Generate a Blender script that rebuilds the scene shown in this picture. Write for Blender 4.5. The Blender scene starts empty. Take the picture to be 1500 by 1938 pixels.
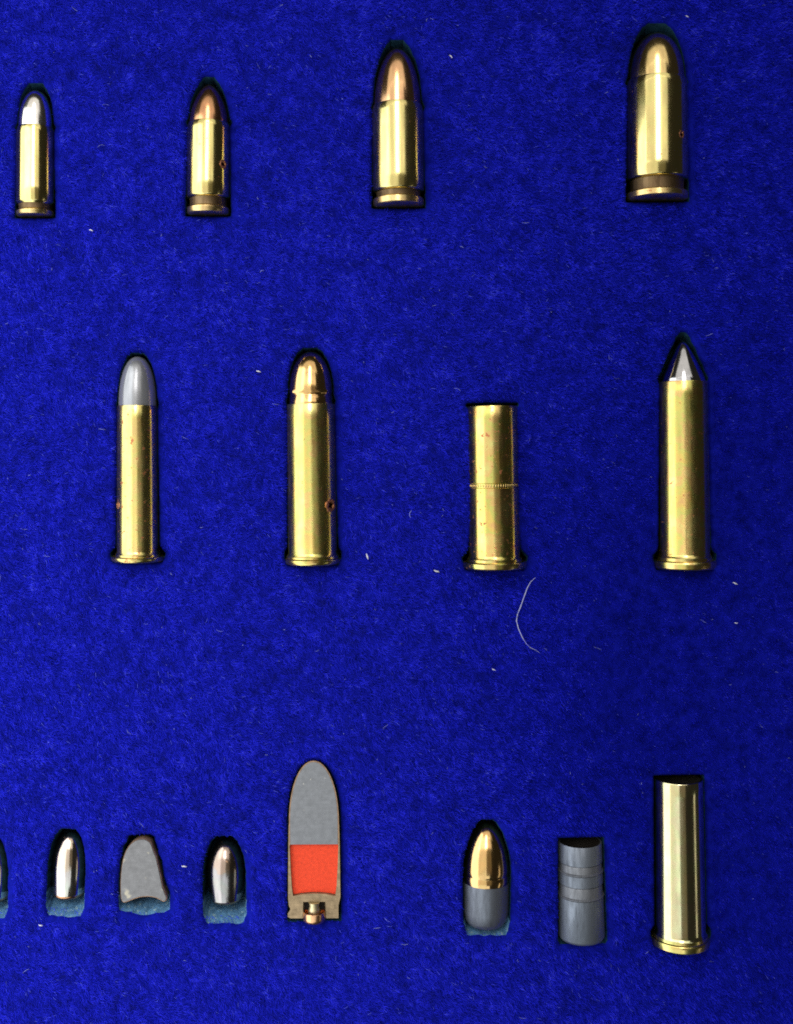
import bpy, bmesh, math, random
import numpy as np
from mathutils import Vector, Matrix

random.seed(7)
rng = np.random.default_rng(11)
scene = bpy.context.scene
col = scene.collection

# ------------------------------------------------------------------ scale and camera
U = 1.0e-4                     # one unit of the plan = a tenth of a millimetre
CX, CY = 750.0, 969.0          # plan point at the middle of the frame
PX, PY = 715.0, 850.0          # plan point straight under the lens
D = 2100.0                     # lens height above the board, plan units
FRAME_H = 1938.0 * U

cam_d = bpy.data.cameras.new("camera")
cam_d.sensor_fit = 'VERTICAL'
cam_d.sensor_height = 24.0
cam_d.sensor_width = 18.6
cam_d.lens = 24.0 * (D * U) / FRAME_H
cam = bpy.data.objects.new("camera", cam_d)
cam.location = ((PX - CX) * U, (CY - PY) * U, D * U)
cam_d.shift_x = -(PX - CX) * U / FRAME_H
cam_d.shift_y = -(CY - PY) * U / FRAME_H
cam_d.clip_start = 0.01
cam_d.clip_end = 20.0
col.objects.link(cam)
scene.camera = cam

# ------------------------------------------------------------------ world and lamps
w = bpy.data.worlds.new("World")
scene.world = w
w.use_nodes = True
bg = w.node_tree.nodes["Background"]
bg.inputs[0].default_value = (1.0, 0.93, 0.82, 1)
bg.inputs[1].default_value = 0.02


def area(name, loc, target, sx, sy, radiance, color):
    d = bpy.data.lights.new(name, 'AREA')
    d.shape = 'RECTANGLE'
    d.size, d.size_y = sx, sy
    d.energy = radiance * sx * sy * math.pi
    d.color = color
    o = bpy.data.objects.new(name, d)
    o.location = loc
    v = (Vector(target) - Vector(loc)).normalized()
    z = -v
    y = Vector((0, 1, 0))
    x = y.cross(z).normalized()
    y = z.cross(x).normalized()
    o.rotation_euler = Matrix((x, y, z)).transposed().to_euler()
    col.objects.link(o)
    return o


def panel(name, left, right, y0, y1, radiance, color):
    """lamp box between two (x, z) edges, running from y0 to y1, shining down toward the board"""
    l, r = Vector((left[0], 0, left[1])), Vector((right[0], 0, right[1]))
    d = (r - l)
    n = Vector((d.z, 0, -d.x)).normalized()
    c = (l + r) / 2 + Vector((0, (y0 + y1) / 2, 0))
    return area(name, c, c + n, d.length, y1 - y0, radiance, color)


# light box leaning over the board on the left: bright lower half, softer warm upper half
panel("soft_box_lamp", (-0.17, 0.012), (-0.092, 0.11), -0.24, 0.13, 2.35, (0.97, 1.0, 0.98))
panel("soft_box_lamp", (-0.092, 0.11), (-0.003, 0.33), -0.115, 0.10, 1.05, (1.0, 0.96, 0.86))
# cool window light toward the bottom of the board
panel("window_lamp", (-0.092, 0.112), (-0.003, 0.332), -0.36, -0.117, 1.35, (0.93, 1.0, 0.99))
panel("window_lamp", (-0.001, 0.334), (0.09, 0.334), -0.34, -0.17, 1.3, (0.93, 1.0, 0.99))
# fluorescent fitting beyond the top of the board: diffuser and tube
panel("ceiling_diffuser_lamp", (-1.00, 0.73), (0.42, 0.73), 0.19, 0.62, 1.1, (1.0, 0.96, 0.88))
panel("far_ceiling_lamp", (-1.25, 0.82), (0.75, 0.82), 0.64, 1.7, 0.95, (1.0, 0.95, 0.86))
panel("ceiling_tube_lamp", (-0.15, 0.70), (0.045, 0.70), 0.19, 0.75, 5.5, (1.0, 0.97, 0.92))
# dim panel added for a dull reflected band, and a thin far lamp beyond it
panel("dim_panel_lamp", (0.004, 0.39), (0.17, 0.38), -0.165, 0.22, 0.17, (1.0, 0.84, 0.58))
area("side_strip_lamp", (0.70, -0.36, 0.33), (0, -0.07, 0), 0.10, 0.34, 0.8, (1.0, 0.95, 0.8))

scene.view_settings.view_transform = 'Standard'
scene.view_settings.look = 'None'
scene.view_settings.exposure = 0.0
scene.view_settings.gamma = 1.0
scene.cycles.use_denoising = False
scene.cycles.max_bounces = 8
scene.cycles.pixel_filter_type = 'BLACKMAN_HARRIS'
scene.cycles.filter_width = 1.8
scene.cycles.caustics_reflective = False

# ------------------------------------------------------------------ helpers


def P(px, py, z=0.0):
    """plan point seen at (px, py) by the lens, standing at height z (plan units) -> metres"""
    f = (D - z) / D
    x = PX + (px - PX) * f
    y = PY + (py - PY) * f
    return Vector(((x - CX) * U, (CY - y) * U, z * U))


def drop(pt, z):
    """plan coordinates of a seen point brought to height z"""
    f = (D - z) / D
    return (PX + (pt[0] - PX) * f, PY + (pt[1] - PY) * f)


def tag(o, label=None, category=None, group=None, kind=None):
    if label: o['label'] = label
    if category: o['category'] = category
    if group: o['group'] = group
    if kind: o['kind'] = kind
    return o


def obj(name, me, mat, parent=None):
    o = bpy.data.objects.new(name, me)
    col.objects.link(o)
    for m in (mat if isinstance(mat, (list, tuple)) else [mat]):
        if m: me.materials.append(m)
    if parent: o.parent = parent
    return o


def finish(bm, name, sharp=35):
    bmesh.ops.recalc_face_normals(bm, faces=bm.faces)
    me = bpy.data.meshes.new(name)
    bm.to_mesh(me)
    bm.free()
    for p in me.polygons: p.use_smooth = True
    me.set_sharp_from_angle(angle=math.radians(sharp))
    return me


def lathe_bm(prof, seg=72, wob=None):
    """prof: [(t, r)] closed at r=0 where wanted; axis = +Y, plan units"""
    bm = bmesh.new()
    rings = []
    for t, r in prof:
        if r < 1e-6:
            rings.append([bm.verts.new((0, t * U, 0))])
        else:
            ring = []
            for k in range(seg):
                a = 2 * math.pi * k / seg
                q = r if wob is None else r + wob(t, a)
                ring.append(bm.verts.new((q * U * math.cos(a), t * U, q * U * math.sin(a))))
            rings.append(ring)
    for A, B in zip(rings[:-1], rings[1:]):
        for k in range(seg):
            k2 = (k + 1) % seg
            if len(A) == 1 and len(B) == 1: continue
            if len(A) == 1: bm.faces.new((A[0], B[k], B[k2]))
            elif len(B) == 1: bm.faces.new((A[k], A[k2], B[0]))
            else: bm.faces.new((A[k], A[k2], B[k2], B[k]))
    return bm


def revolve_section(sec, a0, a1, seg=40):
    """closed cross-section [(t, r)] swept round +Y from a0 to a1, both ends capped"""
    bm = bmesh.new()
    rings = []
    for k in range(seg + 1):
        a = a0 + (a1 - a0) * k / seg
        rings.append([bm.verts.new((r * U * math.cos(a), t * U, r * U * math.sin(a))) for t, r in sec])
    n = len(sec)
    for A, B in zip(rings[:-1], rings[1:]):
        for i in range(n):
            j = (i + 1) % n
            if sec[i][1] < 1e-6 and sec[j][1] < 1e-6: continue
            vs = [A[i], A[j], B[j], B[i]]
            bm.faces.new(vs)
    bm.faces.new(rings[0])
    bm.faces.new(list(reversed(rings[-1])))
    bmesh.ops.remove_doubles(bm, verts=bm.verts, dist=1e-8)
    bmesh.ops.triangulate(bm, faces=[f for f in bm.faces if len(f.verts) > 4])
    return bm


def bore(me, at, axis, r, depth):
    """drill a round hole: at/axis in metres, local space of the mesh"""
    bm = bmesh.new()
    bmesh.ops.create_cone(bm, cap_ends=True, segments=20, radius1=r, radius2=r, depth=depth)
    M = Matrix.Translation(at) @ Vector(axis).to_track_quat('Z', 'Y').to_matrix().to_4x4()
    bm.transform(M)
    cm = bpy.data.meshes.new("cutter"); bm.to_mesh(cm); bm.free()
    a = bpy.data.objects.new("tmp_a", me); c = bpy.data.objects.new("tmp_c", cm)
    col.objects.link(a); col.objects.link(c)
    md = a.modifiers.new("b", 'BOOLEAN'); md.operation = 'DIFFERENCE'; md.object = c; md.solver = 'EXACT'
    dg = bpy.context.evaluated_depsgraph_get()
    out = bpy.data.meshes.new_from_object(a.evaluated_get(dg))
    bpy.data.objects.remove(a); bpy.data.objects.remove(c); bpy.data.meshes.remove(cm)
    for p in out.polygons: p.use_smooth = True
    out.set_sharp_from_angle(angle=math.radians(35))
    return out


def ogive(L, r0, p=2.0, n=22, blunt=0.0):
    """profile of a nose of length L on radius r0, from base (t=0) to tip (t=L); p=2 ellipse, smaller = more pointed"""
    out = []
    for k in range(n + 1):
        u = 1 - (1 - k / n) ** 1.7
        r = r0 * max(0.0, (1 - u ** p)) ** (1 / p if p >= 1.9 else 0.62)
        out.append((u * L, r))
    out[-1] = (L, 0.0)
    return out


# ------------------------------------------------------------------ materials


def nt(name):
    m = bpy.data.materials.new(name)
    m.use_nodes = True
    return m, m.node_tree, m.node_tree.nodes["Principled BSDF"]


def noise(t, scale, detail=3, rough=0.55, vec=None):
    n = t.nodes.new("ShaderNodeTexNoise")
    n.inputs["Scale"].default_value = scale
    n.inputs["Detail"].default_value = detail
    n.inputs["Roughness"].default_value = rough
    if vec: t.links.new(vec, n.inputs["Vector"])
    return n


def ramp(t, fac, stops):
    r = t.nodes.new("ShaderNodeValToRGB")
    e = r.color_ramp.elements
    e[0].position, e[0].color = stops[0][0], stops[0][1]
    e[1].position, e[1].color = stops[-1][0], stops[-1][1]
    for p, c in stops[1:-1]:
        q = e.new(p); q.color = c
    t.links.new(fac, r.inputs[0])
    return r


def mixc(t, fac, a, b, mode='MIX'):
    m = t.nodes.new("ShaderNodeMix"); m.data_type = 'RGBA'; m.blend_type = mode
    for s, v in ((0, fac), (6, a), (7, b)):
        if isinstance(v, (int, float)): m.inputs[s].default_value = v
        elif isinstance(v, tuple): m.inputs[s].default_value = (*v, 1) if len(v) == 3 else v
        else: t.links.new(v, m.inputs[s])
    return m.outputs[2]


def g(v): return (v, v, v, 1)


def metal(name, base, rough=0.2, iris=0.25, spots=0.0, spot_col=(0.45, 0.17, 0.08), metallic=1.0, mottle=0.25, bump=0.05, seed=0.0, worn=None):
    m, t, b = nt(name)
    tc = t.nodes.new("ShaderNodeTexCoord")
    mp = t.nodes.new("ShaderNodeMapping")
    mp.inputs["Location"].default_value = (seed * 0.013, seed * 0.007, seed * 0.011)
    t.links.new(tc.outputs["Object"], mp.inputs[0])
    v = mp.outputs[0]
    st = t.nodes.new("ShaderNodeMapping"); st.inputs["Scale"].default_value = (1, 0.18, 1)
    t.links.new(v, st.inputs[0])
    big = noise(t, 260, 3, 0.55, v)
    hue = ramp(t, big.outputs[0], [(0.30, (0.95, 0.62, 0.55, 1)), (0.42, (1, 0.86, 0.45, 1)), (0.50, (0.72, 0.92, 0.50, 1)), (0.58, (1, 0.72, 0.62, 1)), (0.70, (0.9, 1.0, 0.8, 1))])
    c = mixc(t, iris, base, mixc(t, 1.0, base, hue.outputs[0], 'MULTIPLY'))
    dk = noise(t, 900, 5, 0.65, st.outputs[0])
    dr = ramp(t, dk.outputs[0], [(0.32, g(1 - mottle)), (0.62, g(1.0))])
    c = mixc(t, 1.0, c, dr.outputs[0], 'MULTIPLY')
    rr = ramp(t, dk.outputs[0], [(0.3, g(min(1, rough * 1.7))), (0.65, g(rough))])
    rv = rr.outputs[0]
    if spots > 0:
        sp = noise(t, 1100, 4, 0.6, v)
        sr = ramp(t, sp.outputs[0], [(0.70 - spots * 0.14, g(0)), (0.75 - spots * 0.14, g(1))])
        c = mixc(t, sr.outputs[0], c, spot_col)
        rv = mixc(t, sr.outputs[0], rv, g(0.5))
    if worn:
        sx = t.nodes.new("ShaderNodeSeparateXYZ"); t.links.new(tc.outputs["Object"], sx.inputs[0])
        mr = t.nodes.new("ShaderNodeMapRange"); t.links.new(sx.outputs[1], mr.inputs[0])
        mr.inputs[1].default_value, mr.inputs[2].default_value = worn[0], worn[1]
        wn = noise(t, 500, 3, 0.6, v)
        mu = t.nodes.new("ShaderNodeMath"); mu.operation = 'MULTIPLY_ADD'
        t.links.new(wn.outputs[0], mu.inputs[0]); mu.inputs[1].default_value = 1.2; t.links.new(mr.outputs[0], mu.inputs[2])
        wr = ramp(t, mu.outputs[0], [(0.85, g(0)), (1.35, g(0.4))])
        c = mixc(t, wr.outputs[0], c, spot_col)
    t.links.new(c, b.inputs["Base Color"])
    t.links.new(rv, b.inputs["Roughness"])
    b.inputs["Metallic"].default_value = metallic
    fine = noise(t, 2600, 3, 0.6, st.outputs[0])
    wide = noise(t, 420, 2, 0.5, v)
    ad = t.nodes.new("ShaderNodeMath"); ad.operation = 'MULTIPLY_ADD'
    t.links.new(wide.outputs[0], ad.inputs[0]); ad.inputs[1].default_value = 5.0
    t.links.new(fine.outputs[0], ad.inputs[2])
    bp = t.nodes.new("ShaderNodeBump")
    bp.inputs["Strength"].default_value = bump
    bp.inputs["Distance"].default_value = 0.00002
    t.links.new(ad.outputs[0], bp.inputs["Height"])
    t.links.new(bp.outputs[0], b.inputs["Normal"])
    return m


BRASS = (0.82, 0.70, 0.30)
M_brass = [metal(f"brass {k}", BRASS, (0.125 if k < 4 else 0.165) + 0.012 * (k % 3), iris=i, spots=s, seed=k * 3.7)
           for k, (i, s) in enumerate([(0.2, 0.0), (0.2, 0.25), (0.15, 0.1), (0.15, 0.2), (0.4, 0.6), (0.6, 0.3), (0.75, 0.6), (0.7, 0.35), (0.5, 0.0)])]
M_pale = metal("pale brass", (0.80, 0.75, 0.48), 0.12, iris=0.3, seed=5)
M_head = metal("tarnished brass head", (0.82, 0.62, 0.30), 0.22, iris=0.2, spots=0.5, mottle=0.45, seed=9)
M_groove = metal("tarnished groove", (0.20, 0.135, 0.075), 0.36, iris=0.1, mottle=0.4, seed=2)
M_copper = metal("copper jacket", (0.72, 0.38, 0.20), 0.16, iris=0.15, mottle=0.4, seed=12)
M_pink = metal("rosy gilding jacket", (0.82, 0.50, 0.27), 0.15, iris=0.15, mottle=0.3, seed=13)
M_gild = metal("gilded jacket", (0.80, 0.52, 0.23), 0.12, iris=0.15, mottle=0.25, seed=14)
M_gold = metal("bright gilding jacket", (0.82, 0.61, 0.27), 0.14, iris=0.1, seed=15)
M_nickel = metal("nickel jacket", (0.85, 0.83, 0.81), 0.14, iris=0.1, mottle=0.2, seed=16)
M_steel = metal("worn nickel jacket", (0.68, 0.66, 0.66), 0.13, iris=0.25, spots=0.22, spot_col=(0.66, 0.42, 0.28), bump=0.22, seed=18, worn=(0.004, 0.0095))
M_darksteel = metal("dull dark nickel jacket", (0.40, 0.39, 0.41), 0.15, iris=0.2, spots=0.25, spot_col=(0.50, 0.30, 0.18), bump=0.25, seed=41, worn=(0.005, 0.0105))
M_steeltip = metal("steel tip", (0.55, 0.55, 0.57), 0.10, iris=0.0, mottle=0.3, seed=19)
M_lead = metal("pale lead", (0.33, 0.34, 0.37), 0.19, iris=0.0, mottle=0.2, metallic=0.6, seed=20)
M_darklead = metal("dark lead", (0.20, 0.22, 0.27), 0.40, iris=0.0, mottle=0.3, metallic=0.85, bump=0.25, seed=22)
M_greylead = metal("dull grey lead", (0.22, 0.25, 0.31), 0.42, iris=0.0, mottle=0.4, metallic=0.8, bump=0.3, seed=24)


def matte(name, base, vary, scale, rough=0.7, bump=0.3, dist=3e-5, metallic=0.0, spec=0.3, speck=None, saw=0.0):
    m, t, b = nt(name)
    tc = t.nodes.new("ShaderNodeTexCoord")
    n = noise(t, scale, 5, 0.65, tc.outputs["Object"])
    r = ramp(t, n.outputs[0], [(0.3, (*[c * (1 - vary) for c in base], 1)), (0.7, (*[min(1, c * (1 + vary)) for c in base], 1))])
    c = r.outputs[0]
    if speck:
        s = noise(t, speck[1], 2, 0.5, tc.outputs["Object"])
        sr = ramp(t, s.outputs[0], [(speck[2], g(0)), (speck[2] + 0.05, g(1))])
        c = mixc(t, sr.outputs[0], c, speck[0])
    if saw:
        mp = t.nodes.new("ShaderNodeMapping")
        mp.inputs["Rotation"].default_value = (0, 0, 0.35); mp.inputs["Scale"].default_value = (0.05, 1, 0.3)
        t.links.new(tc.outputs["Object"], mp.inputs[0])
        sn = noise(t, 2600, 4, 0.7, mp.outputs[0])
        sc = ramp(t, sn.outputs[0], [(0.30, g(1 - saw)), (0.60, g(1.0)), (0.72, g(1 + saw * 0.6))])
        c = mixc(t, 1.0, c, sc.outputs[0], 'MULTIPLY')
    t.links.new(c, b.inputs["Base Color"])
    b.inputs["Roughness"].default_value = rough
    b.inputs["Metallic"].default_value = metallic
    b.inputs["Specular IOR Level"].default_value = spec
    f = noise(t, scale * 4, 4, 0.6, tc.outputs["Object"])
    bp = t.nodes.new("ShaderNodeBump"); bp.inputs["Strength"].default_value = bump; bp.inputs["Distance"].default_value = dist
    t.links.new(f.outputs[0], bp.inputs["Height"]); t.links.new(bp.outputs[0], b.inputs["Normal"])
    return m


M_band = metal("rubbed lead band", (0.235, 0.25, 0.29), 0.42, iris=0.0, mottle=0.5, metallic=0.7, bump=0.4, seed=26)
M_cutlead = matte("sawn lead face", (0.21, 0.222, 0.25), 0.14, 900, 0.5, 0.35, speck=((0.44, 0.44, 0.43), 1200, 0.71), saw=0.08)
M_cutlead2 = matte("sawn warm lead face", (0.20, 0.203, 0.22), 0.2, 700, 0.5, 0.35, speck=((0.47, 0.44, 0.36), 300, 0.62), saw=0.08)
M_cutcopper = matte("sawn copper edge", (0.36, 0.23, 0.15), 0.35, 900, 0.4, 0.4, metallic=0.5)
M_cutbrass = matte("sawn brass face", (0.36, 0.265, 0.16), 0.35, 700, 0.4, 0.6, metallic=0.4, saw=0.25)
M_powder = matte("red orange fill", (0.80, 0.062, 0.020), 0.16, 1600, 0.65, 0.9, 6e-5, speck=((0.40, 0.04, 0.02), 5200, 0.62))
M_black = matte("hole shade and soot", (0.012, 0.009, 0.007), 0.2, 900, 0.8)  # near-black: shade painted into bores, hollow and pocket, soot in the empty case
M_burr = metal("copper burr", (0.60, 0.27, 0.14), 0.4, iris=0.0, mottle=0.5, bump=0.8, seed=30)
M_anvil = metal("brass anvil", (0.80, 0.70, 0.45), 0.3, iris=0.1, seed=31)
M_primer = metal("copper primer cup", (0.85, 0.48, 0.26), 0.25, iris=0.1, mottle=0.3, bump=0.5, seed=33)
M_foam = matte("dusty teal foam", (0.08, 0.19, 0.34), 0.5, 900, 0.95, 0.9, 1.5e-4, spec=0.05, speck=((0.20, 0.32, 0.40), 1500, 0.60))
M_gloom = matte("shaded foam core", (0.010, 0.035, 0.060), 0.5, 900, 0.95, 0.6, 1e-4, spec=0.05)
M_lint = matte("white lint", (0.58, 0.58, 0.66), 0.2, 2000, 0.9, 0.1)
M_hairwhite = matte("pale hair", (0.36, 0.38, 0.62), 0.15, 2000, 0.45, 0.1)


def felt_material():
    m, t, b = nt("royal blue felt")
    tc = t.nodes.new("ShaderNodeTexCoord")
    n1 = noise(t, 420, 6, 0.65, tc.outputs["Object"])
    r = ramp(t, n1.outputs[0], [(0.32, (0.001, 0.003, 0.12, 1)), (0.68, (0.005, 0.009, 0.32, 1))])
    t.links.new(r.outputs[0], b.inputs["Base Color"])
    b.inputs["Roughness"].default_value = 0.95
    b.inputs["Specular IOR Level"].default_value = 0.05
    return m


def pile_material():
    m, t, b = nt("royal blue pile")
    at = t.nodes.new("ShaderNodeAttribute"); at.attribute_name = "tint"
    r = ramp(t, at.outputs["Fac"], [(0.0, (0.002, 0.005, 0.20, 1)), (0.5, (0.0065, 0.0125, 0.60, 1)), (0.93, (0.024, 0.032, 0.86, 1)), (1.0, (0.10, 0.13, 0.75, 1))])
    t.links.new(r.outputs[0], b.inputs["Base Color"])
    b.inputs["Roughness"].default_value = 0.7
    b.inputs["Specular IOR Level"].default_value = 0.12
    return m


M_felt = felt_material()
M_pile = pile_material()

# ------------------------------------------------------------------ recess bookkeeping
RECESSES = []   # dicts: origin plan (x, y) at base, angle, t[], left[], right[], ext


def add_recess(base, tip, ts, left, right, gap=5, ext0=0, ext1=0, depth=85, bulge=0):
    """outline of a thing in the board plane; base/tip are plan points at board height"""
    dx, dy = tip[0] - base[0], base[1] - tip[1]
    L = math.hypot(dx, dy)
    ts = np.asarray(ts, float); left = np.asarray(left, float); right = np.asarray(right, float)
    RECESSES.append(dict(o=base, u=(dx / L, dy / L), t=ts, l=left, r=right, gap=gap, e0=ext0, e1=ext1, depth=depth, bulge=bulge))


def dilated(rc, gg, n=44):
    """grown outline: arrays t, left, right; the base and nose ends also stretch by e0, e1"""
    t0, t1 = rc['t'][0], rc['t'][-1]
    fine = np.linspace(t0, t1, 500)
    l = np.interp(fine, rc['t'], rc['l']); r = np.interp(fine, rc['t'], rc['r'])
    k = np.linspace(0, 1, n)
    k = 0.5 - 0.5 * np.cos(math.pi * k)
    t = t0 - gg + k * (t1 - t0 + 2 * gg)
    dd = t[:, None] - fine[None, :]
    cap = np.sqrt(np.maximum(gg * gg - dd * dd, 0))
    ok = np.abs(dd) <= gg + 1e-6
    L = np.where(ok, l[None] + cap, -1e9).max(1)
    R = np.where(ok, r[None] + cap, -1e9).max(1)
    L = np.where(L < -1e8, np.interp(t, fine, l), L); R = np.where(R < -1e8, np.interp(t, fine, r), R)
    mid = (t0 + t1) / 2
    t = np.where(t < mid, t - rc['e0'] * np.clip((mid - t) / (mid - t0 + gg), 0, 1) ** 3, t + rc['e1'] * np.clip((t - mid) / (t1 - mid + gg), 0, 1) ** 2)
    return t, L, R


def to_plan(rc, t, s):
    ux, uy = rc['u']           # axis in (x right, y up)
    x = rc['o'][0] + t * ux + s * uy
    yup = -rc['o'][1] + t * uy - s * ux
    return x, -yup


# ------------------------------------------------------------------ cartridges


def thing(name, base, tip, z, label, category, group=None, pitch=0.0):
    """Empty at the base of a piece lying in the board; base/tip are seen points at axis height"""
    b = P(base[0], base[1], z); q = P(tip[0], tip[1], z)
    e = bpy.data.objects.new(name, None)
    e.empty_display_size = 0.002
    e.location = b
    e.rotation_euler = (pitch, 0, math.atan2(-(q.x - b.x), q.y - b.y))
    col.objects.link(e)
    tag(e, label, category, group)
    e['span'] = (q - b).length / U
    return e


def recess_for(base, tip, z, prof, **kw):
    b = drop(base, z); q = drop(tip, z)
    p = sorted(prof)
    ts = [a for a, _ in p]; rs = [r for _, r in p]
    # collapse to an outer envelope
    T = np.linspace(ts[0], ts[-1], 200)
    R = np.array([max([r for (a, r) in p if abs(a - t) < 4] + [np.interp(t, ts, rs)]) for t in T])
    add_recess(b, q, T, R, R, **kw)


def axis_y(y, r, z=0):
    """seen y of a mark on the crest of a round piece -> seen y of the same ring at axis height"""
    f1 = (D - z - r) / D
    f0 = (D - z) / D
    return PY + (y - PY) * f1 / f0


GROUP1 = "rimless cartridges in the top row"
GROUP2 = "rimmed cartridges in the middle row"
GROUP3 = "bullets and pieces in the bottom row"


def drilled_hole(root, case_me, t, ang, r, R, burr=True, seedv=1):
    """real bore through the case wall, with a dark disc painting the shade inside and a copper burr round it"""
    rnd = random.Random(seedv)
    n = Vector((math.sin(ang), 0, math.cos(ang)))
    at = Vector((0, t * U, 0)) + n * (R * U)
    me = bore(case_me, at, n, r * U, R * 0.9 * U)
    bm = bmesh.new()
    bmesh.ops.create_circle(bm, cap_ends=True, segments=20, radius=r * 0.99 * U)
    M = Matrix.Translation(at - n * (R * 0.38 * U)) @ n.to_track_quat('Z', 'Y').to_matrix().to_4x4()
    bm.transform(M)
    obj("hole_shade_disc", finish(bm, "hole_shade_disc"), M_black, root)
    if burr:
        bm = bmesh.new()
        seg, ns = 22, 7
        rows = []
        for k in range(seg):
            a = 2 * math.pi * k / seg
            wd = r * (0.26 + 0.42 * rnd.random())
            row = []
            for j in range(ns):
                b = 2 * math.pi * j / ns
                rad = r * 1.12 + wd * math.cos(b)
                row.append(bm.verts.new((rad * U * math.cos(a), rad * U * math.sin(a), wd * 0.55 * U * math.sin(b))))
            rows.append(row)
        for k in range(seg):
            A, B = rows[k], rows[(k + 1) % seg]
            for j in range(ns):
                bm.faces.new((A[j], A[(j + 1) % ns], B[(j + 1) % ns], B[j]))
        bm.transform(Matrix.Translation(at - n * (0.02 * R * U)) @ n.to_track_quat('Z', 'Y').to_matrix().to_4x4())
        obj("hole_burr", finish(bm, "hole_burr", 60), M_burr, root)
    return me


def rimless(label, base, tip, z, r, mouth, groove, rim, rb, brass, bullet_mat, nose_p, head_mat=None, hole=None, gap=1.5, ext1=11, blunt=0):
    """base/tip seen points; mouth, groove (upper edge) and rim (upper edge) are distances from the base"""
    e = thing("pistol_cartridge", base, tip, z, label, "cartridge", GROUP1)
    L = e['span']
    hm = head_mat or M_head
    gd = r * 0.86
    case = [(groove - 0.2, 0), (groove - 0.2, gd), (groove, gd + 1), (groove + 3, r - 1.5), (groove + 5, r - 0.2), (groove + 30, r),
            (mouth - 14, r - 0.3), (mouth - 3, r - 1.0), (mouth, r - 2.2), (mouth, rb - 1), (mouth - 4, rb - 1.5), (mouth - 4, 0)]
    head = [(0, 0), (0, r * 0.86), (1.5, r * 0.94), (3.5, r - 1.0), (rim - 2, r - 0.8), (rim, r - 2.5), (rim + 1.5, gd), (rim + 1.5, 0)]
    grv = [(rim + 0.5, 0), (rim + 0.5, gd - 0.4), (groove - 4, gd - 0.4), (groove + 0.2, gd + 0.6), (groove + 0.2, 0)]
    nose = [(mouth - 3.5, 0), (mouth - 3.5, rb)] + [(mouth + t, q) for t, q in ogive(L - mouth, rb, nose_p)]
    cme = finish(lathe_bm(case), "case")
    if hole:
        cme = drilled_hole(e, cme, hole[0], hole[1], hole[2], r, True, int(base[0]))
    obj("case", cme, brass, e)
    obj("extraction_groove", finish(lathe_bm(grv), "extraction_groove"), M_groove, e)
    obj("rim", finish(lathe_bm(head), "rim"), hm, e)
    obj("bullet", finish(lathe_bm(nose), "bullet", 60), bullet_mat, e)
    recess_for(base, tip, z, [(0, r), (mouth, r)] + [(mouth + t, q) for t, q in ogive(L - mouth, rb, nose_p)], gap=gap, ext1=ext1)
    return e


def rimmed(name, label, base, tip, z, r0, r1, mouth, rr, rim_h, brass, bullet=None, hole=None, gap=5, ext1=4, knurl=None, open_mouth=False, head_mat=None, cat="cartridge", group=GROUP2):
    """r0 case radius above the rim, r1 at the mouth, rr rim radius"""
    e = thing(name, base, tip, z, label, cat, group)
    L = e['span']
    hm = head_mat or brass
    f = rim_h
    def wall(t): return r0 + (r1 - r0) * (t - f) / (mouth - f)
    pts = [(f + 0.1, r0 + 3), (f + 3, r0 + 1), (f + 7, r0)]
    if knurl:
        pts += [(knurl - 5, wall(knurl)), (knurl - 4, wall(knurl) - 1.2), (knurl + 4, wall(knurl) - 1.2), (knurl + 5, wall(knurl))]
    pts += [(mouth - 25, wall(mouth - 25)), (mouth - 2, r1), (mouth, r1 - 0.8)]
    if open_mouth:
        inner = [(mouth, r1 - 4.2), (mouth - 2.2, r1 - 4.4)]
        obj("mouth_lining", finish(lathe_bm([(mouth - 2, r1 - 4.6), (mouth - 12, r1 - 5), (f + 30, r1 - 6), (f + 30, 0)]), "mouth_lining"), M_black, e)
    else:
        rb = bullet['r']
        inner = [(mouth, rb - 0.5), (mouth - 5, rb - 1), (mouth - 5, 0)]
    case = [(f + 0.1, 0)] + pts + inner
    cme = finish(lathe_bm(case, 96), "case")
    if hole:
        cme = drilled_hole(e, cme, hole[0], hole[1], hole[2], wall(hole[0]), True, int(base[0]))
    obj("case", cme, brass, e)
    rim = [(0, 0), (0, rr - 5), (1.5, rr - 2), (3.5, rr - 0.6), (f * 0.45, rr), (f * 0.62, rr - 0.2), (f * 0.70, rr - 1.2), (f * 0.74, rr - 3), (f * 0.76, r0 + 3.6), (f, r0 + 3.2), (f + 0.3, 0)]
    obj("rim", finish(lathe_bm(rim), "rim", 28), hm, e)
    env = [(0, rr * 0.9), (f, rr), (f + 6, r0 + 5), (f + 14, r0), (mouth, r1)]
    if bullet:
        nose = bullet['prof'](L - mouth)
        prof = [(mouth - 4.5, 0), (mouth - 4.5, bullet['r'])] + [(mouth + t, q) for t, q in nose]
        obj("bullet", finish(lathe_bm(prof), "bullet", bullet.get('sharp', 50)), bullet['mat'], e)
        env += [(mouth + t, q) for t, q in nose]
    if knurl:
        n = 60
        me = None
        for k in range(n):
            a = 2 * math.pi * k / n
            if me is None:
                bm = bmesh.new()
                bmesh.ops.create_uvsphere(bm, u_segments=6, v_segments=5, radius=1.0)
                bm.transform(Matrix.Diagonal((1.6 * U, 4.0 * U, 1.5 * U, 1)))
                me = finish(bm, "knurl_tooth", 80); me.materials.append(brass)
            o = bpy.data.objects.new("knurl_tooth", me); col.objects.link(o); o.parent = e
            q = wall(knurl) - 1.9
            o.location = (q * U * math.sin(a), knurl * U, q * U * math.cos(a))
            o.rotation_euler = (0, a, 0)
    recess_for(base, tip, z, env, gap=gap, ext1=ext1)
    return e


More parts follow.
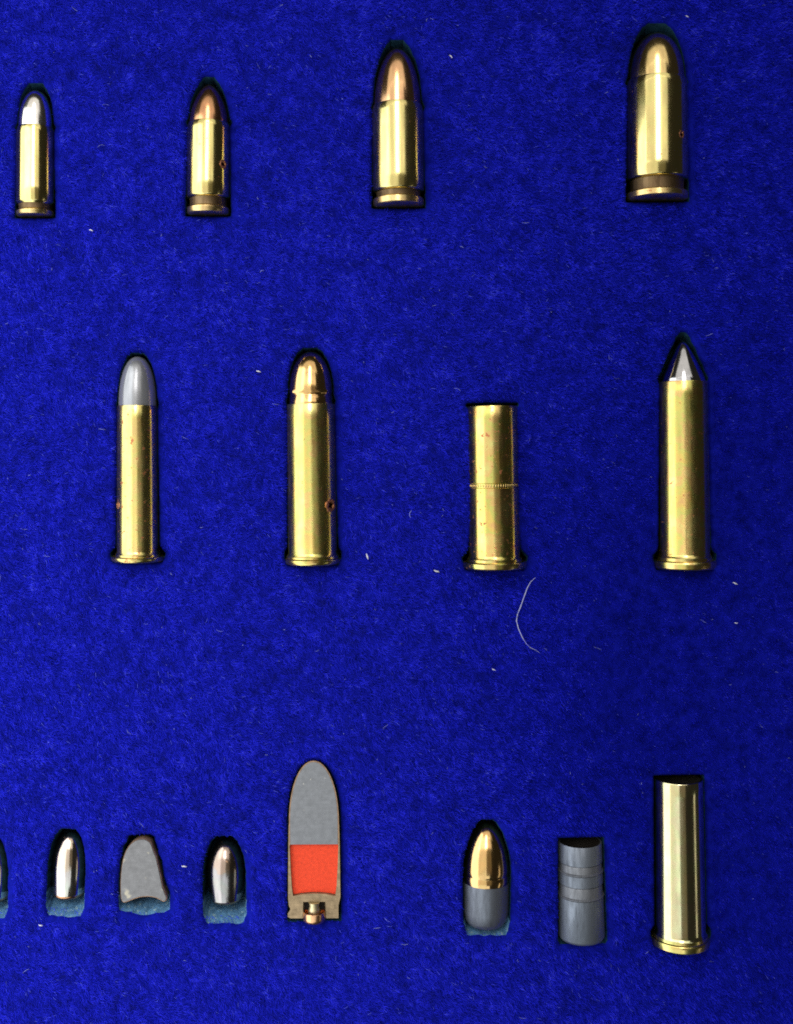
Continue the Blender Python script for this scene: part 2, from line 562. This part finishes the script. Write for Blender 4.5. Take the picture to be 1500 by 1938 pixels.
# ---- top row
rimless("smallest cartridge of the top row, with a bright silver nose", (67, 411), (68, 172), -8, 36, 411 - 243, 22, 11, 32,
        M_brass[0], M_nickel, 2.2, gap=1.5)
rimless("cartridge with a dark pointed copper nose and a drilled hole near its right edge", (394, 408), (396, 160), -8, 41, 408 - 235, 30, 14, 37,
        M_brass[1], M_copper, 1.75, hole=(408 - 317, math.radians(50), 5.5), gap=1.5)
rimless("mid-sized cartridge with a tapering reddish copper nose, between two drilled cartridges", (754, 393), (751, 92), -8, 49, 393 - 202, 27, 16, 44.5,
        M_brass[2], M_pink, 1.95, gap=1.5, ext1=13)
rimless("widest cartridge of all, golden round nose, small pinhole low on its right", (1243, 381), (1241, 64), -9, 58, 381 - 155, 37, 15, 52,
        M_brass[3], M_gold, 2.1, hole=(381 - 267, math.radians(38), 5.2), gap=1.5, ext1=16)

# ---- middle row


def round_nose(r, p=2.2):
    return lambda L: ogive(L, r, p)


def grooved_nose(r):
    def f(L):
        return [(0, r), (14, r - 0.4), (15.5, r - 1.5), (19.5, r - 1.6), (21, r - 0.8)] + [(21 + t, q) for t, q in ogive(L - 21, r - 0.8, 2.1)]
    return f


def cone_nose(r):
    def f(L):
        return [(L * u, r * q) for u, q in ((0, 1), (.10, .955), (.27, .83), (.45, .68), (.6, .54), (.75, .40), (.87, .275), (.94, .18), (.98, .10), (1, 0))]
    return f


rimmed("revolver_cartridge", "slim rimmed cartridge with a dull grey lead nose", (261, 1062), (260, 675), -8, 39.5, 38, 1062 - 767, 50, 14,
       M_brass[4], dict(r=35.5, prof=round_nose(35.5), mat=M_lead), hole=(1062 - 954, math.radians(-60), 5.0), gap=1.5)
rimmed("revolver_cartridge", "rimmed cartridge with a glossy bronze nose and a burred hole low on its right", (592, 1067), (587, 665), -8, 46.5, 45.5, 1067 - 764, 52, 16,
       M_brass[5], dict(r=42, prof=grooved_nose(42), mat=M_gild), hole=(1067 - 955, math.radians(52), 8.5), gap=1.5)
rimmed("revolver_cartridge", "short flat-topped cartridge with a knurled ring round its middle", (936, 1075), (931, 766), -8, 48.5, 47.5, 1075 - 768, 60, 19,
       M_brass[6], dict(r=43, prof=lambda L: [(0, 43), (-2.5, 41), (-2.5, 0)], mat=M_darklead), gap=1.5, knurl=1075 - 917.5)
rimmed("revolver_cartridge", "tall rimmed cartridge with a sharp conical silver tip", (1295, 1075), (1291, 645), -8, 47.5, 45.5, 1075 - 721, 58, 22,
       M_brass[7], dict(r=42, prof=cone_nose(42), mat=M_steeltip, sharp=60), gap=1.5, ext1=13)

# ---- bottom row: loose bullets


def loose_bullet(name, label, base, tip, z, parts, env, gap=4, ext0=22, ext1=8, pitch=0.0):
    e = thing(name, base, tip, z, label, "bullet", GROUP3, pitch)
    L = e['span']
    for nm, prof, mt in parts(L):
        obj(nm, finish(lathe_bm(prof), nm, 45), mt, e)
    recess_for(base, tip, z, env(L), gap=gap, ext0=ext0, ext1=ext1)
    return e


def plain_bullet(r, mat):
    def parts(L):
        body = [(8, 0), (8, r - 1.0), (10, r), (L * 0.42, r)] + [(L * 0.42 + t, q) for t, q in ogive(L * 0.58, r, 2.25)[1:]]
        heel = [(0, 0), (0, r * 0.72), (2, r * 0.86), (6, r * 0.95), (8.2, r - 1.8), (8.2, 0)]
        return [("jacket", body, mat), ("heel", heel, M_copper)]
    def env(L):
        return [(0, r * 0.9), (8, r), (L * 0.42, r)] + [(L * 0.42 + t, q) for t, q in ogive(L * 0.58, r, 2.25)]
    return parts, env


pp, ee = plain_bullet(31, M_steel)
loose_bullet("bullet", "silvery bullet cut off by the left edge of the picture", (-14, 1701), (-12, 1586), -28, pp, ee)
loose_bullet("bullet", "silvery bullet with an orange rust dot, beside the sawn half bullet's rounded side", (129, 1694), (134, 1574), -26, pp, ee, ext0=26)
pp, ee = plain_bullet(35, M_steel)


def pp(L):
    r = 35
    c = L * 0.46
    body = [(9, 0), (9, r * 0.86)] + [(9 + (c - 9) * k / 8, r * (0.87 + 0.13 * math.sin(math.pi / 2 * k / 8))) for k in range(9)] + [(c + t, q) for t, q in ogive(L - c, r, 2.15)[1:]]
    heel = [(0, 0), (0, r * 0.52), (2, r * 0.66), (5, r * 0.78), (9.2, r * 0.845), (9.2, 0)]
    return [("jacket", body, M_darksteel), ("heel", heel, M_copper)]


loose_bullet("bullet", "dark silver bullet with a copper heel, next to the cartridge filled with orange", (428, 1706), (427, 1588), -28, pp, ee, ext0=26, gap=5)


def capped_parts(L):
    r = 43.5
    cut = L * 0.435
    low = [(0, 0), (0, r * 0.62), (3, r * 0.76), (12, r * 0.91), (28, r * 0.985), (cut, r), (cut, 0)]
    cap = [(cut - 1, 0), (cut - 1, r + 0.1), (cut, r + 0.35), (cut + 13, r + 0.25), (cut + 14.2, r - 0.5), (cut + 15.5, r - 0.5), (cut + 17, r + 0.2)] + \
          [(cut + 17 + t, q) for t, q in ogive(L - cut - 17, r + 0.2, 1.95)[1:]]
    return [("lead_base", low, M_darklead), ("gilt_cap", cap, M_gild)]


def capped_env(L):
    return [(0, 35), (20, 42), (L * 0.5, 43.5)] + [(L * 0.5 + t, q) for t, q in ogive(L * 0.5, 43.5, 1.95)]


loose_bullet("bullet", "bullet with a golden nose cap over a dark grey lead base", (919, 1749), (920, 1556), -22, capped_parts, capped_env, gap=1.5, ext0=11)


def wad_parts(L):
    r0, r1 = 44, 41
    def R(t): return r0 + (r1 - r0) * t / L
    body = [(0, 0), (0, R(0) - 7), (2, R(0) - 3), (7, R(0))]
    bands = []
    for a, b in ((84, 108), (130, 148)):
        body += [(a - 1, R(a)), (a, R(a) - 3.2), (b, R(b) - 3.2), (b + 1, R(b))]
        bands.append((a, b))
    body += [(L - 1, R(L)), (L, R(L) - 0.8), (L - 1, R(L) - 3)]
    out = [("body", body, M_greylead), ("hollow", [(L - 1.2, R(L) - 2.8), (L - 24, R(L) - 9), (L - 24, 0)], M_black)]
    for a, b in bands:
        def tooth(t, ang): return 0.35 * math.sin(ang * 60)
        out.append(("knurled_band", [(a + 1.0, R(a) - 3), (a + 0.2, R(a) + 0.8), (a + 2.2, R(a) + 1.3), (a + 4, R(a) - 1.2), (b - 3, R(b) - 1.6), (b - 1.2, R(b) - 2.2), (b - 1, R(b) - 4)], M_band))
    return out


loose_bullet("bullet", "grey cylindrical lead bullet with two ribbed bands and a hollow top", (1100, 1774), (1097, 1591), -18, wad_parts,
             lambda L: [(0, 42), (6, 44), (L, 41)], gap=1.5, ext0=4, ext1=8)

# ---- bottom row: empty case
rimmed("empty_case", "tall empty brass case with an open mouth, last piece of the bottom row", (1287, 1785), (1283, 1470), -10, 47.5, 45.5, 1785 - 1470.5, 55, 22,
       M_pale, None, gap=1.5, open_mouth=True, ext1=4, head_mat=M_brass[8], cat="cartridge case", group=GROUP3)

# ---- bottom row: sawn half bullet (crooked outline)
half_out = [(266.7, 1586.5), (255, 1590), (244, 1599), (234.7, 1615), (229.5, 1637), (227, 1663), (226.8, 1690), (228.4, 1703), (231, 1708), (236, 1708.5), (245, 1705.5),
            (259, 1699.5), (276, 1697), (292, 1698.5), (302, 1703.5), (308, 1707), (313, 1706), (316, 1702), (315.5, 1695), (309.5, 1682), (305, 1664), (302, 1640), (293.5, 1616),
            (287.5, 1596), (277.5, 1588.5)]


def inset(poly, d):
    n = len(poly); out = []
    area2 = sum(poly[i][0] * poly[(i + 1) % n][1] - poly[(i + 1) % n][0] * poly[i][1] for i in range(n))
    s = 1 if area2 > 0 else -1
    for i in range(n):
        a, b, c = poly[i - 1], poly[i], poly[(i + 1) % n]
        t = Vector((c[0] - a[0], c[1] - a[1])).normalized()
        out.append((b[0] - s * t.y * d, b[1] + s * t.x * d))
    return out


def slab(polys, zs, cap_top=True, bottom=True):
    """stack of equal-length outlines at the given heights; plan points already at board scale, origin removed"""
    bm = bmesh.new()
    rows = [[bm.verts.new((x * U, y * U, z * U)) for x, y in p] for p, z in zip(polys, zs)]
    n = len(rows[0])
    for A, B in zip(rows[:-1], rows[1:]):
        for i in range(n):
            j = (i + 1) % n
            bm.faces.new((A[i], A[j], B[j], B[i]))
    if cap_top: bm.faces.new(rows[0])
    if bottom: bm.faces.new(rows[-1])
    bmesh.ops.triangulate(bm, faces=[f for f in bm.faces if len(f.verts) > 4])
    return bm


def half_bullet():
    z = 6
    b = (270, 1709); tp = (266.7, 1586.5)
    e = bpy.data.objects.new("half_bullet", None); col.objects.link(e)
    e.location = P(b[0], b[1], z); e.empty_display_size = 0.002
    tag(e, "half bullet sawn lengthwise, flat grey face with one crooked side", "bullet", GROUP3)
    q = [drop(p, z) for p in half_out]; o = drop(b, z)
    loc = [(x - o[0], o[1] - y) for x, y in q]
    # fewer sharp corners: subdivide by Chaikin once
    sm = []
    for i in range(len(loc)):
        a, c = loc[i], loc[(i + 1) % len(loc)]
        sm += [(0.75 * a[0] + 0.25 * c[0], 0.75 * a[1] + 0.25 * c[1]), (0.25 * a[0] + 0.75 * c[0], 0.25 * a[1] + 0.75 * c[1])]
    jr = random.Random(3)
    sm = [(x + (jr.uniform(-1.3, 1.0) if x > 8 and 14 < y < 112 else 0), y) for x, y in sm]
    core = inset(sm, 1.6)
    obj("lead_core", finish(slab([inset(core, 0.8), core, inset(core, 4), inset(core, 12)], [1.0, 0.0, -22, -38]), "lead_core"), M_cutlead2, e)
    # jacket: ring between outline and core
    bm = bmesh.new()
    outer, inner = sm, inset(sm, 1.5)
    rows = []
    for p, zz in ((inner, -1.0), (inset(sm, 0.5), -0.5), (outer, -1.8), (inset(sm, 1), -22), (inset(sm, 8), -39)):
        rows.append([bm.verts.new((x * U, y * U, zz * U)) for x, y in p])
    n = len(sm)
    for A, B in zip(rows[:-1], rows[1:]):
        for i in range(n):
            j = (i + 1) % n
            bm.faces.new((A[i], A[j], B[j], B[i]))
    obj("jacket", finish(bm, "jacket"), M_cutcopper, e)
    # recess
    qa = np.array(loc)
    ts = np.linspace(0, 122, 60)
    lf, rt = [], []
    for t in ts:
        near = qa[np.abs(qa[:, 1] - t) < 14]
        lf.append(-near[:, 0].min()); rt.append(near[:, 0].max())
    lf = np.convolve(np.pad(lf, 3, mode='edge'), np.ones(7) / 7, 'valid'); rt = np.convolve(np.pad(rt, 3, mode='edge'), np.ones(7) / 7, 'valid')
    lf[-1] = min(lf[-1], 12); rt[-1] = min(rt[-1], 12)
    o0 = drop(b, 0)
    add_recess(o0, (o0[0], o0[1] - 122), ts, lf, rt, gap=3, ext0=12, ext1=2, bulge=9)


half_bullet()

# ---- bottom row: cartridge sawn open


def sawn_cartridge():
    z = 8
    base, tip = (594.5, 1738), (593, 1440)
    e = thing("sawn_cartridge", base, tip, z, "cartridge sawn open lengthwise, grey lead nose over a bright orange fill", "cartridge", GROUP3)
    L = e['span']
    hp = math.pi
    nose_t = 138.0
    outer = [(t, r) for t, r in [(nose_t, 47)] + [(nose_t + 45 + a, q) for a, q in ogive(L - nose_t - 45, 47, 2.05)]]
    outer_i = [(nose_t, 44.9)] + [(nose_t + 45 + a, q) for a, q in ogive(L - nose_t - 45 - 2.1, 44.9, 2.05)]
    core = [(nose_t + 1.5, 0), (nose_t + 1.5, 44.7)] + [(nose_t + 45 + a, q) for a, q in ogive(L - nose_t - 45 - 2.3, 44.7, 2.05)]
    jk = outer + list(reversed(outer_i))
    # r = 0 points shared at the tip stay within the closed section
    o = obj("lead_core", finish(revolve_section(core, hp, 2 * hp), "lead_core", 30), M_cutlead, e)
    o.location.z = 0.5 * U
    obj("bullet_jacket", finish(revolve_section(jk, hp, 2 * hp), "bullet_jacket", 30), M_cutcopper, e)
    case = [(0.0, 22), (0.0, 45), (3, 50), (9, 50), (12, 47), (18, 45), (24, 48), (40, 49.3), (nose_t, 48.4), (nose_t + 38, 47.6), (nose_t + 38, 47.05), (nose_t, 47.1), (nose_t - 0.5, 46.0),
            (95, 44.4), (60, 42.4), (42, 40), (45, 24), (46.5, 6), (46.5, 0), (31, 0), (31, 21), (12, 21.6)]
    bm = revolve_section(case, hp, 2 * hp, 48)
    for v in bm.verts:                       # the rim is filed away on the right
        k = max(0.0, min(1.0, v.co.x / (30 * U)))
        rr_ = math.hypot(v.co.x, v.co.z)
        if rr_ > 44 * U and v.co.y < 30 * U:
            q = 1 + (45.5 * U / rr_ - 1) * k
            v.co.x *= q; v.co.z *= q
    obj("case", finish(bm, "case", 30), M_cutbrass, e)
    fill = [(41, 0), (47.5, 0), (nose_t + 1.2, 0), (nose_t + 1.2, 44.2), (95, 42.2), (60, 40.2), (43, 37.5), (46, 24), (47.3, 6)]
    fill = [(47.4, 0), (nose_t - 0.8, 0), (nose_t - 0.8, 45.7), (95, 44.1), (60, 42.1), (43.2, 39.4), (46, 24), (47.4, 6)]
    o = obj("orange_fill", finish(revolve_section(fill, hp, 2 * hp), "orange_fill", 30), M_powder, e)
    o.location.z = -6.0 * U
    # primer: a copper cup left whole, standing out of the head
    cup = [(-7, 0), (-7, 12), (-5.5, 17.5), (-2, 20.5), (2, 21.3), (13, 21.3), (14, 20.4), (13, 19), (4, 18.5), (4, 0)]
    pr = obj("primer", finish(lathe_bm(cup, 48), "primer", 40), M_primer, e)
    anv = [(3, 0), (3, 10), (12, 12), (19, 10.5), (24, 9.0), (30.5, 10.5), (30.5, 0)]
    obj("anvil", finish(lathe_bm(anv, 32), "anvil", 40), M_anvil, pr)
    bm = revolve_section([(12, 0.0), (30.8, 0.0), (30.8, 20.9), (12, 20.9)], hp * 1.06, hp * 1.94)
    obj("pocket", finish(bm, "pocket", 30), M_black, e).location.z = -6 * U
    add_recess(drop(base, 0), drop(tip, 0), [0, 10, 20, 40, nose_t + 30] + [nose_t + 45 + a for a, q in ogive(L - nose_t - 45, 49, 2.05)],
               [50, 50, 49, 49.5, 49] + [q for a, q in ogive(L - nose_t - 45, 49, 2.05)], [49, 49, 49, 49.5, 49] + [q for a, q in ogive(L - nose_t - 45, 49, 2.05)], gap=1, ext0=6, ext1=0)


sawn_cartridge()

# ------------------------------------------------------------------ felt board with its recesses
X0, X1, Y0, Y1 = -255.0, 1755.0, -255.0, 2195.0      # plan extents of the board


def w3(x, y, z): return ((x - CX) * U, (CY - y) * U, z * U)


bm = bmesh.new()
foam_faces = []
outer = [bm.verts.new(w3(x, y, 0)) for x, y in ((X0, Y0), (X1, Y0), (X1, Y1), (X0, Y1))]
edges = [bm.edges.new((outer[i], outer[(i + 1) % 4])) for i in range(4)]
low = [bm.verts.new(w3(x, y, -110)) for x, y in ((X0, Y0), (X1, Y0), (X1, Y1), (X0, Y1))]
for i in range(4):                       # the board's own edge
    bm.faces.new((outer[i], outer[(i + 1) % 4], low[(i + 1) % 4], low[i]))
bm.faces.new(low)
for ri, rc in enumerate(RECESSES):
    loops = []
    gg = rc['gap']
    e0, e1 = rc['e0'], rc['e1']
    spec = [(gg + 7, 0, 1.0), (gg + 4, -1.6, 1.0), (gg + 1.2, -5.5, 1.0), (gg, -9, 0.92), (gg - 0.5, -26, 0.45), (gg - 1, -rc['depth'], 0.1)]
    for g_, z_, k in spec:
        rc['e0'], rc['e1'] = e0 * k, e1 * k
        t, L, R = dilated(rc, max(1.0, g_))
        xr, yr = to_plan(rc, t, R)
        xl, yl = to_plan(rc, t[::-1], -L[::-1])
        kk = np.linspace(0, 1, 13)[1:-1]
        lr0 = np.random.default_rng(40 + ri)
        rag = np.convolve(lr0.normal(0, 1, 13), [0.3, 0.5, 0.3], 'same')[1:-1] * min(rc['e0'], 12) * 0.16
        xb, yb = to_plan(rc, t[0] - rc['bulge'] * k * np.sin(math.pi * kk) + rag, -L[0] + kk * (L[0] + R[0]))
        xs = np.concatenate([xr, xl, xb]); ys = np.concatenate([yr, yl, yb])
        jit = 0.7 if z_ > -20 else 1.6
        lr = np.random.default_rng(100 + ri)
        xs = xs + lr.normal(0, jit * 0.5, xs.shape); ys = ys + lr.normal(0, jit * 0.5, ys.shape)
        loops.append([bm.verts.new(w3(x, y, z_)) for x, y in zip(xs, ys)])
    rc['e0'], rc['e1'] = e0, e1
    n = len(loops[0])
    edges += [bm.edges.new((loops[0][i], loops[0][(i + 1) % n])) for i in range(n)]
    for li, (A, B) in enumerate(zip(loops[:-1], loops[1:])):
        for i in range(n):
            j = (i + 1) % n
            f = bm.faces.new((A[i], A[j], B[j], B[i]))
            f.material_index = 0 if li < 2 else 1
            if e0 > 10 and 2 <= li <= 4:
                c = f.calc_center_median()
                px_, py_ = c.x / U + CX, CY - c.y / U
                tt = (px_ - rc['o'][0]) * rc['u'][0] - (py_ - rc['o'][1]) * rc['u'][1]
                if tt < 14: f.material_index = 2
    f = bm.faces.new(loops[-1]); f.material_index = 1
bmesh.ops.triangle_fill(bm, use_beauty=True, use_dissolve=False, edges=edges, normal=(0, 0, 1))
me = bpy.data.meshes.new("felt_board")
bmesh.ops.recalc_face_normals(bm, faces=bm.faces)
bm.to_mesh(me); bm.free()
for p in me.polygons: p.use_smooth = True
me.set_sharp_from_angle(angle=math.radians(60))
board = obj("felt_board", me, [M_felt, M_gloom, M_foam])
tag(board, "royal blue felt board with shaped recesses", None, None, 'structure')

# ------------------------------------------------------------------ felt pile: short fibres combed to the lower right


def lattice(x, y, cell, seed):
    r = np.random.default_rng(seed)
    nx = int((X1 - X0) / cell) + 3; ny = int((Y1 - Y0) / cell) + 3
    a = r.random((nx, ny))
    fx = (x - X0) / cell; fy = (y - Y0) / cell
    ix = np.clip(fx.astype(int), 0, nx - 2); iy = np.clip(fy.astype(int), 0, ny - 2)
    u = fx - ix; v = fy - iy
    u = u * u * (3 - 2 * u); v = v * v * (3 - 2 * v)
    return (a[ix, iy] * (1 - u) + a[ix + 1, iy] * u) * (1 - v) + (a[ix, iy + 1] * (1 - u) + a[ix + 1, iy + 1] * u) * v


def outside(x, y, grow):
    ok = np.ones(x.shape, bool)
    for rc in RECESSES:
        t, L, R = dilated(rc, rc['gap'] + grow, 80)
        ux, uy = rc['u']
        dx = x - rc['o'][0]; dy = -(y - rc['o'][1])
        tt = dx * ux + dy * uy
        ss = dx * uy - dy * ux
        li = np.interp(tt, t, L); ri = np.interp(tt, t, R)
        ok &= ~((tt > t[0] - rc['bulge'] * np.clip(1 - (ss / max(L[0], R[0])) ** 2, 0, 1)) & (tt < t[-1]) & (ss < ri) & (ss > -li))
    return ok


N = 900000
x = rng.uniform(-250, 1750, N); y = rng.uniform(-250, 2190, N)
keep = outside(x, y, 4.0)
full = [rc['e0'] for rc in RECESSES]
for rc in RECESSES: rc['e0'] *= 0.25
keep |= outside(x, y, 3.0) & (rng.random(N) < 0.22)       # thin pile left on the scuffed slopes
for rc, v in zip(RECESSES, full): rc['e0'] = v
x, y = x[keep], y[keep]
N = len(x)
A1 = lattice(x, y, 60, 1); A2 = lattice(x, y, 17, 2); A3 = lattice(x, y, 7, 3)
ang = math.radians(-32) + (A1 - 0.5) * 0.9 + (A2 - 0.5) * 1.0 + (A3 - 0.5) * 1.1 + rng.normal(0, 0.45, N)
lng = 6.5 + 7 * rng.random(N) + 5 * (A2 - 0.4)
edge = ~outside(x, y, 11.0)
lng = np.clip(lng, 4, None) * np.where(edge, 0.42, 1.0)
elev = np.clip(0.40 + 0.5 * (lattice(x, y, 14, 5) - 0.5) + rng.normal(0, 0.16, N), 0.08, 1.1)
# soft shade at the right put into the nap: fibres stood upright to darken
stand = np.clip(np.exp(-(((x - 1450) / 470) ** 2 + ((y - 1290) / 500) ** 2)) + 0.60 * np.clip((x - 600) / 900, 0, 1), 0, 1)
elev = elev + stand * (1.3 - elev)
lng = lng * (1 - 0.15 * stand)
ux, uy = np.cos(ang), -np.sin(ang)          # plan y runs downward
bend = rng.normal(0, 0.35, N)
pos = np.zeros((N, 4, 3), np.float32)
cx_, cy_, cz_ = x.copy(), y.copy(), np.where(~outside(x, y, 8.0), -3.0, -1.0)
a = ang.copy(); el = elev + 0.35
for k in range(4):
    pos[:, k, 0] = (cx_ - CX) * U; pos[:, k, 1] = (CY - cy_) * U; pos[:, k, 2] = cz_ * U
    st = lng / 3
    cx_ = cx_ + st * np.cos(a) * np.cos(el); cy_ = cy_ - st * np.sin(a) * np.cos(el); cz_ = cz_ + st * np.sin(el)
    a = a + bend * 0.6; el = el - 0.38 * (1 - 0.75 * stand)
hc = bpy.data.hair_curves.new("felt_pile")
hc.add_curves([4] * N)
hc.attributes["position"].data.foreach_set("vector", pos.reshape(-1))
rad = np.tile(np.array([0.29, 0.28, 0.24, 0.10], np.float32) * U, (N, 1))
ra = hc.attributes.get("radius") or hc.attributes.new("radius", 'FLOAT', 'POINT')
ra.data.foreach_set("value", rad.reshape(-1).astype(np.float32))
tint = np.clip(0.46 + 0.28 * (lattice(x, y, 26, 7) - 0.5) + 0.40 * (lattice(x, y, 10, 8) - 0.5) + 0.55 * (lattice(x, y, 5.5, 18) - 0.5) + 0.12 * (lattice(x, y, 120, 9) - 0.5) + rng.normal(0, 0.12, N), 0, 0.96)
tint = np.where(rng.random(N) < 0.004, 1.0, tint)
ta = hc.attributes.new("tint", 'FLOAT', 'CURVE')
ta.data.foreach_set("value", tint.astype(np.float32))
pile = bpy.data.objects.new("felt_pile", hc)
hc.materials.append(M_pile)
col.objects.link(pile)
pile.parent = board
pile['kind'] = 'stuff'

# ------------------------------------------------------------------ lint


def fibre_tube(bm, pts, rads, seg=6):
    rows = []
    for i, p in enumerate(pts):
        p = Vector(p)
        d = (Vector(pts[min(i + 1, len(pts) - 1)]) - Vector(pts[max(i - 1, 0)])).normalized()
        s = d.cross(Vector((0, 0, 1))).normalized(); n = s.cross(d)
        rows.append([bm.verts.new(p + (s * math.cos(2 * math.pi * k / seg) + n * math.sin(2 * math.pi * k / seg)) * rads[i]) for k in range(seg)])
    for A, B in zip(rows[:-1], rows[1:]):
        for k in range(seg):
            bm.faces.new((A[k], A[(k + 1) % seg], B[(k + 1) % seg], B[k]))
    bm.faces.new(rows[0]); bm.faces.new(list(reversed(rows[-1])))


# one long pale hair
ctrl = [(1013, 1093), (1004, 1101), (997, 1114), (991, 1131), (985, 1148), (979, 1163), (977, 1175), (981, 1190), (988, 1206), (996, 1219), (1004, 1226), (1013, 1230), (1021, 1236)]
pts = [P(px, py, 6 + 0.8 * math.sin(i)) for i, (px, py) in enumerate(ctrl)]
bm = bmesh.new()
fibre_tube(bm, pts, [r * 0.62 * U for r in (0.5, 1.0, 1.5, 1.7, 1.7, 1.7, 1.7, 1.5, 1.3, 1.1, 0.9, 0.6, 0.2)], 8)
h = obj("stray_hair", finish(bm, "stray_hair", 70), M_hairwhite)
tag(h, "long pale curved hair lying on the blue felt", "hair")

# brightest flecks, each its own piece
FLECKS = [((826, 1081), 11, -18, "white fleck of lint left of the knurled cartridge's rim"),
          ((1391, 1104), 10, -25, "white fleck below the conical tipped cartridge"),
          ((1393, 1179), 7, -10, "small white fleck alone on the dark right side of the felt"),
          ((348, 1640), 10, -12, "round white fleck between the sawn half bullet and the dark bullet"),
          ((934, 1267), 8, -30, "white fleck below and left of the long pale hair"),
          ((489, 703), 9, -10, "white fleck between the grey nosed and the bronze nosed cartridge"),
          ((695, 1053), 12, -70, "fluffy white fleck right of the bronze nosed cartridge's rim"),
          ((77, 1751), 9, -8, "white fleck below the silvery bullet near the left edge"),
          ((853, 107), 8, -40, "pale fleck right of the reddish copper nose"),
          ((172, 436), 8, -15, "pale fleck below and right of the smallest cartridge"),
          ((1300, 31), 7, -30, "pale round fleck above the widest cartridge")]
for (px, py), ln, an, lab in FLECKS:
    bm = bmesh.new()
    rr = random.Random(px)
    a = math.radians(an)
    c = P(px, py, 5)
    d = Vector((math.cos(a), math.sin(a), 0)); s = Vector((-d.y, d.x, 0))
    pts = [c + d * (ln * U * (k / 4 - 0.5)) + s * (rr.uniform(-0.7, 0.7) * U) + Vector((0, 0, rr.uniform(-0.4, 0.8) * U)) for k in range(5)]
    fibre_tube(bm, pts, [q * 0.72 * U * ln / 9 for q in (0.6, 1.6, 2.0, 1.5, 0.5)], 6)
    o = obj("lint_fleck", finish(bm, "lint_fleck", 70), M_lint)
    tag(o, lab, "lint", "bright lint flecks on the felt")

# the rest of the dust, past counting
bm = bmesh.new()
rr = random.Random(5)
cnt = 0
while cnt < 330:
    px, py = rr.uniform(-150, 1650), rr.uniform(-150, 2090)
    if not outside(np.array([px]), np.array([py]), 8)[0]: continue
    a = math.radians(rr.gauss(-30, 45))
    ln = rr.choice((2, 3, 3, 4, 5, 6, 8, 14))
    th = rr.uniform(0.2, 0.6)
    c = Vector(w3(px, py, rr.uniform(3.5, 5.5)))
    d = Vector((math.cos(a), math.sin(a), 0)); s = Vector((-d.y, d.x, 0))
    cv = rr.uniform(-0.25, 0.25)
    pts = [c + d * (ln * U * (k / 3 - 0.5)) + s * (cv * ln * U * ((k / 3 - 0.5) ** 2) * 4) for k in range(4)]
    fibre_tube(bm, pts, [q * th * U for q in (0.5, 1, 1, 0.4)], 4)
    cnt += 1
lint = obj("lint_dust", finish(bm, "lint_dust", 70), matte("grey blue lint", (0.16, 0.19, 0.50), 0.4, 600, 0.9, 0.1))
tag(lint, "scattered specks of pale lint over the felt", "lint", None, 'stuff')
for o in list(col.objects):
    if 'span' in o.keys(): del o['span']
